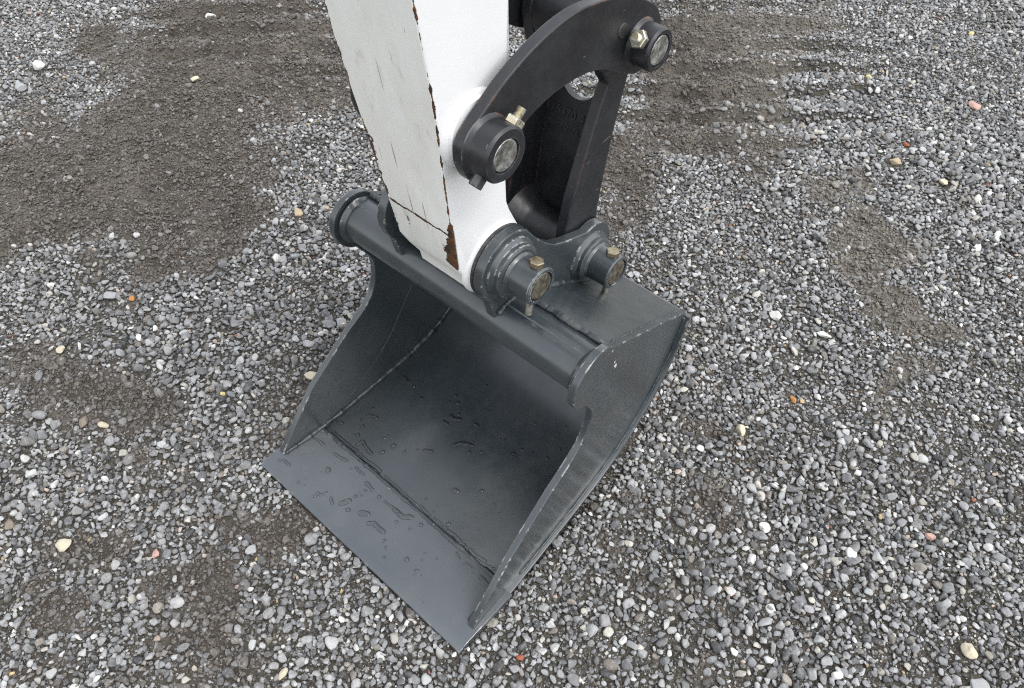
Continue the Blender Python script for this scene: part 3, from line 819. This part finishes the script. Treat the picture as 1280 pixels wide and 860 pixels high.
# hanger lugs
P1, P2 = (.360, .602), (.574, .478)
lug = arc(P1[0], P1[1], .066, 222, 52, 22) + [(.424, .622), (.447, .596), (.472, .574), (.502, .560), (.530, .551)]
lug += arc(.583, .487, .056, 110, -18, 14) + [(.640, .455), (.650, .372), (.60, .396), (.50, .453), (.40, .505), (.352, .492), (.324, .503)]
for s, lx in ((1, .084), (-1, .122)):
    lg = prism('lug', lug, s * lx, s * (lx + .019), BW, bucket, .002)
    dx = s * (lx - .084)
    for (cy, cz), rr in ((P1, .0475), (P2, .044)):
        lathe('boss_ring', (s * .102 + dx, cy, cz), (s, 0, 0), [(0, rr + .008), (.003, rr + .0075), (.007, rr + .002), (.009, rr), (.0165, rr), (.018, rr - .002), (.020, rr - .006), (.020, .0255), (0, .0255)], BW, lg, 64, False)
        if s > 0: lathe('pin_boss', (s * .1205, cy, cz), (s, 0, 0), [(0, .038), (.003, .0355), (.006, .0335), (.047, .0335), (.0495, .031), (.0495, .0262), (0, .0262)], B, lg, 64, False)
    bead('weld_bead', [(s * .104 + dx, y, z + .003) for y, z in ((.402, .517), (.5, .460), (.6, .402), (.645, .377))], .0060, M['weld'], bucket)
    bead('weld_bead', [(s * .105 + dx, y, z) for y, z in arc(EAR[0], EAR[1], TR + .001, 128, 40, 8)], .0060, M['weld'], bucket)

def hexa(bm, org, d, s0, s1, r):
    lathe_bm(bm, org, d, [(s0, r * .93), (s0 + .0008, r), (s1 - .0012, r), (s1, r * .90)], 6, True, .3)
def threaded(bm, org, d, s0, s1, r, pitch=.0017):
    rg = []; s = s0
    while s < s1:
        rg += [(s, r), (s + pitch / 2, r * .86)]; s += pitch
    lathe_bm(bm, org, d, rg, 20)
def bolt(parent, org, d, sign_head, head_at, end_at, m_head, m_shank, rh=.0125, nut_at=None, m_nut=None, name='retaining_bolt', hh=.0095):
    """bolt through a boss; head_at/end_at are distances from the pin axis"""
    bm = bmesh.new(); lathe_bm(bm, org, d, [(-end_at, .0052), (-end_at + .001, .0062), (head_at, .0062)], 20)
    sh = bm_obj(name, bm, m_shank, parent)
    bm = bmesh.new(); hexa(bm, org, d, head_at, head_at + hh, rh)
    bm_obj('bolt_head', bm, m_head, sh)
    return sh
def yz(a, b):
    v = Vector((0, a, b)); return v.normalized()
bolt(bucket, (.153, *P1), yz(.17, .98), 1, .0325, .066, M['brass'], M['stud'])
bolt(bucket, (.153, *P2), yz(.10, .995), 1, .0325, .064, M['brass'], M['stud'])

def pin(c, half, r, label, mt, left):
    o = lathe('pivot_pin', (-left, *c), (1, 0, 0), [(0, r - .002), (.002, r), (half + left - .002, r), (half + left, r - .002)], mt, None, 56)
    return tag(o, label, 'pin', 'steel pivot pins of the bucket linkage')
lathe('spacer_ring', (-.121, *P1), (1, 0, 0), [(0, .046), (.038, .046), (.038, .0255), (0, .0255)], B, bucket, 48, False)
pin(P1, .1685, .0252, 'weathered steel pin joining the white arm tip to the bucket lugs', M['steel_dark'], .164)
pin(P2, .1685, .0252, 'weathered steel pin at the rear of the bucket lugs', M['steel_dark'], .164)

# ------------------------------------------------------------------ the arm
arm = thing('excavator_arm', (0, .36, .53), 'white painted box section excavator arm with scraped, rusty front edges', 'excavator arm')
def ah(z):
    if z <= .633: return .065
    if z <= .95: return .065 + (z - .633) / .317 * .0235
    return .0885
def yfr(z): return .2785 + (z - .633) / .391 * -.0475
prof = [(yfr(1.95), 1.95), (yfr(1.024), 1.024), (yfr(.95), .95), (yfr(.83), .83), (yfr(.72), .72), (yfr(.633), .633)]
prof += [(.296, .598), (.315, .566)] + arc(P1[0], P1[1], .070, 222, 360, 12)[1:] + [(.417, .640), (.398, .678), (.390, .70), (.384, .755), (.380, .92), (.377, 1.03), (.40, 1.95)]
prism('arm_body', prof, lambda y, z: -ah(z), lambda y, z: ah(z), M['arm'], arm, .003, 2, 22)
PA, PB = (.298, .875), (.634, .880)
for s in (-1, 1):
    x0 = ah(.875) - .003
    if s > 0: lathe('pivot_ring', (s * x0, PA[0] + .0075, PA[1] + .006), (s, 0, 0), [(0, .0570), (.004, .0555), (.008, .0520), (.0105, .0485), (.0130, .0475), (.0160, .0465), (.0160, .024), (0, .024)], M['white'], arm, 64, False)
    q = 0 if s > 0 else -.012
    lathe('tip_collar', (s * .062, *P1), (s, 0, 0), [(0, .0680 + q), (.003, .0672 + q), (.007, .0650 + q), (.010, .0630 + q), (.014, .0615 + q), (.0205, .0605 + q), (.0205, .0255), (0, .0255)], M['white'], arm, 64, False)
lathe('gap_shade_ring', (.0765, *P1), (1, 0, 0), [(0, .0635), (.001, .0655), (.0062, .0660), (.0070, .0640), (.0070, .0256), (0, .0256)], M['bolt_black'], arm, 64, False)  # dark ring added to stand for the shaded gap between collar and lug
pin(PA, .1535, .0238, 'bright steel pin through the lower end of the curved link', M['steel'], .103)
pin(PB, .1535, .0238, 'bright steel pin through the upper end of the curved link', M['steel'], .103)

# ------------------------------------------------------------------ curved links outside the arm
LK = [(.279, .825), (.266, .836), (.257, .858), (.255, .875), (.259, .892), (.275, .909), (.303, .928), (.338, .949), (.379, .967), (.414, .978), (.450, .985), (.486, .987), (.522, .983), (.562, .975), (.605, .960), (.646, .939), (.671, .920), (.685, .896), (.689, .868), (.680, .845), (.662, .831), (.642, .828), (.623, .832), (.590, .848), (.560, .866), (.530, .879), (.494, .886), (.456, .887), (.417, .882), (.381, .871), (.350, .854), (.324, .833), (.300, .822)]
LKS = catmull(LK + [LK[0]], 5)[:-1]
for s, lab in ((1, 'thick curved black link plate bolted to the near side of the white arm'), (-1, 'black curved link plate on the far side of the arm, mostly hidden')):
    lt = thing('link_plate', (s * .108, .30, .82), lab, 'link')
    pl = prism('plate', LKS, s * (.099 if s > 0 else .0875), s * (.118 if s > 0 else .1010), M['black'], lt, .002)
    for c, d in ((PA, yz(.78, .62)), (PB, yz(-.80, .60))):
        if s < 0: continue
        br = .0395 if c is PA else .0335
        lathe('pin_boss', (s * .117, *c), (s, 0, 0), [(0, br + .005), (.003, br + .002), (.007, br), (.034, br), (.0375, br - .003), (.0375, .0245), (0, .0245)], M['black'], lt, 64, False)
        org = (s * .137, *c)
        bm = bmesh.new(); lathe_bm(bm, org, d, [(-.052, .0062), (.030, .0062)], 20)
        threaded(bm, org, d, .0300, .0640 if c is PA else .0560, .0070)
        sh = bm_obj('retaining_bolt', bm, M['zinc'], lt, 30)
        bm = bmesh.new(); hexa(bm, org, d, -.054, -.0375, .0100)
        bm_obj('bolt_head', bm, M['bolt_black'], sh)
        bm = bmesh.new(); hexa(bm, org, d, .0375, .0485, .0140)
        bm_obj('nut', bm, M['zinc'], sh)
    # shallow pressed ring on the plate
    bm = bmesh.new(); bmesh.ops.create_cone(bm, cap_ends=True, segments=32, radius1=.011, radius2=.0102, depth=.002, matrix=Matrix.Translation((.1185 if s > 0 else -.1015, .585, .918)) @ Matrix.Rotation(R(90), 4, 'Y'))
    bm_obj('plug', bm, M['black'], lt)

# ------------------------------------------------------------------ cast link between the curved plates and the bucket
cast = thing('connecting_link', (0, .574, .43), 'black cast H shaped link joining the curved plates to the bucket lugs', 'link')
sidearm = arc(P2[0], P2[1], .050, 158, 338, 18) + [(.6215, .50), (.621, .545), (.632, .62), (.645, .695), (.661, .76), (.676, .815)]
sidearm += arc(PB[0], PB[1], .046, -10, 200, 16) + [(.598, .83), (.618, .80), (.602, .765), (.574, .69), (.545, .61), (.531, .55), (.527, .515)]
for s in (-1, 1):
    prism('side_arm', sidearm, s * .058, s * .081, M['cast'], cast, .004, 2)
    lathe('end_ring', (s * .070, *P2), (s, 0, 0), [(0, .054), (.004, .056), (.009, .055), (.0125, .049), (.0125, .026), (0, .026)], M['cast'], cast, 48, False)
lathe('cross_boss', (-.060, *P2), (1, 0, 0), [(0, .072), (.010, .066), (.030, .050), (.040, .046), (.120, .045)], M['cast'], cast, 40)
lathe('top_boss', (-.060, *PB), (1, 0, 0), [(0, .044), (.120, .044)], M['cast'], cast, 40)
# web with a round opening at the top
w0, w1 = Vector((0, .600, .505)), Vector((0, .664, .850))
wd = (w1 - w0); wl = wd.length; wd.normalize(); wn = Vector((0, wd.z, -wd.y))       # wn points away from the arm
cc, cr = wl * .765, .039
def webpt(x, s, o): return w0 + wd * s + wn * o + Vector((x, 0, 0))
outl = [(-.0585, 0), (.0585, 0), (.0585, wl)]
bm = bmesh.new()
N_ = 40; inner = [(cr * math.cos(2 * math.pi * i / N_), cc + cr * math.sin(2 * math.pi * i / N_)) for i in range(N_)]
def onrect(a):
    c_, s_ = math.cos(a), math.sin(a); t = 1e9
    if abs(c_) > 1e-6: t = min(t, .0585 / abs(c_))
    if s_ > 1e-6: t = min(t, (wl - cc) / s_)
    if s_ < -1e-6: t = min(t, cc / -s_)
    return (c_ * t, cc + s_ * t)
angs = sorted(set([2 * math.pi * i / N_ for i in range(N_)] + [math.atan2(wl - cc, .0585) % 6.283185, math.atan2(wl - cc, -.0585) % 6.283185, math.atan2(-cc, .0585) % 6.283185, math.atan2(-cc, -.0585) % 6.283185]))
ri = {}
for o_, key in ((0.0, 'f'), (.014, 'b')):
    ri[key] = ([bm.verts.new(webpt(cr * math.cos(a), cc + cr * math.sin(a), o_)) for a in angs], [bm.verts.new(webpt(*onrect(a), o_)) for a in angs])
n_ = len(angs)
for i in range(n_):
    j = (i + 1) % n_
    for key in 'fb':
        a, b = ri[key]; bm.faces.new((a[i], a[j], b[j], b[i]))
    bm.faces.new((ri['f'][0][i], ri['b'][0][i], ri['b'][0][j], ri['f'][0][j]))
    bm.faces.new((ri['f'][1][i], ri['f'][1][j], ri['b'][1][j], ri['b'][1][i]))
web = bm_obj('web', bm, M['cast'], cast)
# raised casting marks on the web
def cast_text(body, x, s, size, rot):
    cu = bpy.data.curves.new('cast_letters', 'FONT'); cu.body = body; cu.size = size; cu.extrude = .0011; cu.bevel_depth = .0004; cu.resolution_u = 3
    to = bpy.data.objects.new('cast_letters', cu); COL.objects.link(to)
    dg = bpy.context.evaluated_depsgraph_get(); me = bpy.data.meshes.new_from_object(to.evaluated_get(dg))
    bpy.data.objects.remove(to)
    zx = Vector((math.cos(rot), 0, 0)) + wd * math.sin(rot); zy = wd * math.cos(rot) - Vector((math.sin(rot), 0, 0))
    mt = Matrix((zx, zy, -wn)).transposed().to_4x4(); mt.translation = webpt(x, s, -.0004)
    me.transform(mt)
    o = link('cast_letters', me, M['letters'], web, 30)
    return o
cast_text('15470 4', -.050, wl * .545, .0230, 0)
cast_text('NFD 0772', -.051, wl * .475, .0165, 0)

# hydraulic rod on the upper pin
rod = thing('hydraulic_rod', (0, PB[0], PB[1]), 'black rod eye with chrome cylinder rod above the curved link', 'cylinder rod')
rd = Vector((0, -.10, 1)).normalized()
lathe('rod_eye', (-.056, *PB), (1, 0, 0), [(0, .047), (.002, .049), (.110, .049), (.112, .047)], M['black'], rod, 48)
lathe('rod', (0, *PB), rd, [(.03, .0225), (.95, .0225)], M['chrome'], rod, 40)

# ------------------------------------------------------------------ rain drops on the bucket floor
FZ = np.array([(-.01, .0065), (0, .009), (.026, .0150), (.145, .0185), (.1452, .0165)] + [p for p in floor if p[0] > .15])
def fz(y): return float(np.interp(y, FZ[:, 0], FZ[:, 1]))
bm = bmesh.new()
def drop(r, pts, seed):
    P = [Vector((pts[i], pts[i + 1], 0)) for i in range(0, len(pts), 2)]
    rr_ = random.Random(seed)
    n = 18 if len(P) == 1 else 14 + 10 * len(P)
    med, out_ = [], []
    if len(P) == 1:
        e = rr_.uniform(1, 1.25); th = rr_.uniform(0, 3.14)
        for i in range(n):
            a = 2 * math.pi * i / n
            v = Vector((math.cos(a) * e, math.sin(a) / e, 0)); v.rotate(Euler((0, 0, th)))
            med.append(P[0]); out_.append(P[0] + v * r * (1 + .14 * mnoise.noise(Vector((math.cos(a) * 1.2 + seed * 3.1, math.sin(a) * 1.2, 0)))))
    else:
        L = [0]
        for a, b in zip(P, P[1:]): L.append(L[-1] + (b - a).length)
        def at(s):
            for i in range(len(P) - 1):
                if s <= L[i + 1] or i == len(P) - 2: return P[i].lerp(P[i + 1], (s - L[i]) / (L[i + 1] - L[i]))
        def rad(s): return r * (1.0 + .45 * mnoise.noise(Vector((s * 70, seed * 7.3, 1))))
        m_ = 6 * len(P); fwd = []
        cap = 6
        side_pts = []
        for i in range(m_ + 1):
            s = L[-1] * i / m_; t = (at(min(L[-1], s + .002)) - at(max(0, s - .002))).normalized(); nn = Vector((-t.y, t.x, 0))
            side_pts.append((at(s), t, nn, rad(s)))
        for c, t, nn, q in side_pts: med.append(c); out_.append(c + nn * q)
        c, t, nn, q = side_pts[-1]
        for i in range(1, cap): a = math.pi * i / cap; med.append(c); out_.append(c + (nn * math.cos(a) + t * math.sin(a)) * q)
        for c, t, nn, q in side_pts[::-1]: med.append(c); out_.append(c - nn * q * (1 + .12 * mnoise.noise(c * 80)))
        c, t, nn, q = side_pts[0]
        for i in range(1, cap): a = math.pi * i / cap; med.append(c); out_.append(c + (-nn * math.cos(a) - t * math.sin(a)) * q)
    h = min(.50 * r, .0024)
    rings = []
    for f, q in ((1.0, 0.0), (.94, .42), (.80, .72), (.55, .92), (.25, 1.0), (.0, 1.0)):
        row = []
        for a, b in zip(med, out_):
            p = a + (b - a) * f
            row.append(bm.verts.new((p.x, p.y, fz(p.y) - .0002 + h * q)))
        rings.append(row)
    k_ = len(med)
    for A, B_ in zip(rings, rings[1:]):
        for i in range(k_):
            j = (i + 1) % k_
            bm.faces.new((A[i], A[j], B_[j], B_[i]))
    bm.faces.new(rings[0][::-1])
for i, (r_, pts) in enumerate(DROPS):
    drop(r_ * 1.05, pts, i)
sx = -.245                                   # water held along the lip seam
while sx < .25:
    ln_ = random.uniform(.03, .085)
    pts = []
    for q in range(4):
        pts += [sx + ln_ * q / 3, .1575 + random.uniform(-.0016, .0022)]
    drop(random.uniform(.0026, .0044), pts, 700 + int(sx * 1000))
    sx += ln_ + random.uniform(.004, .02)
for i in range(110):
    px, py = random.uniform(-.26, .27), random.choice((random.uniform(.02, .14), random.uniform(.17, .50), random.uniform(.2, .42)))
    if abs(px) < xh(py, .03) - TK - .012:
        drop(random.uniform(.0006, .0017), [px, py], 300 + i)
bmesh.ops.remove_doubles(bm, verts=bm.verts, dist=.00001)
dr = bm_obj('water_drops', bm, M['water'], None, 60)
tag(dr, 'rain drops and small puddles beaded on the bucket floor', None, kind='stuff')
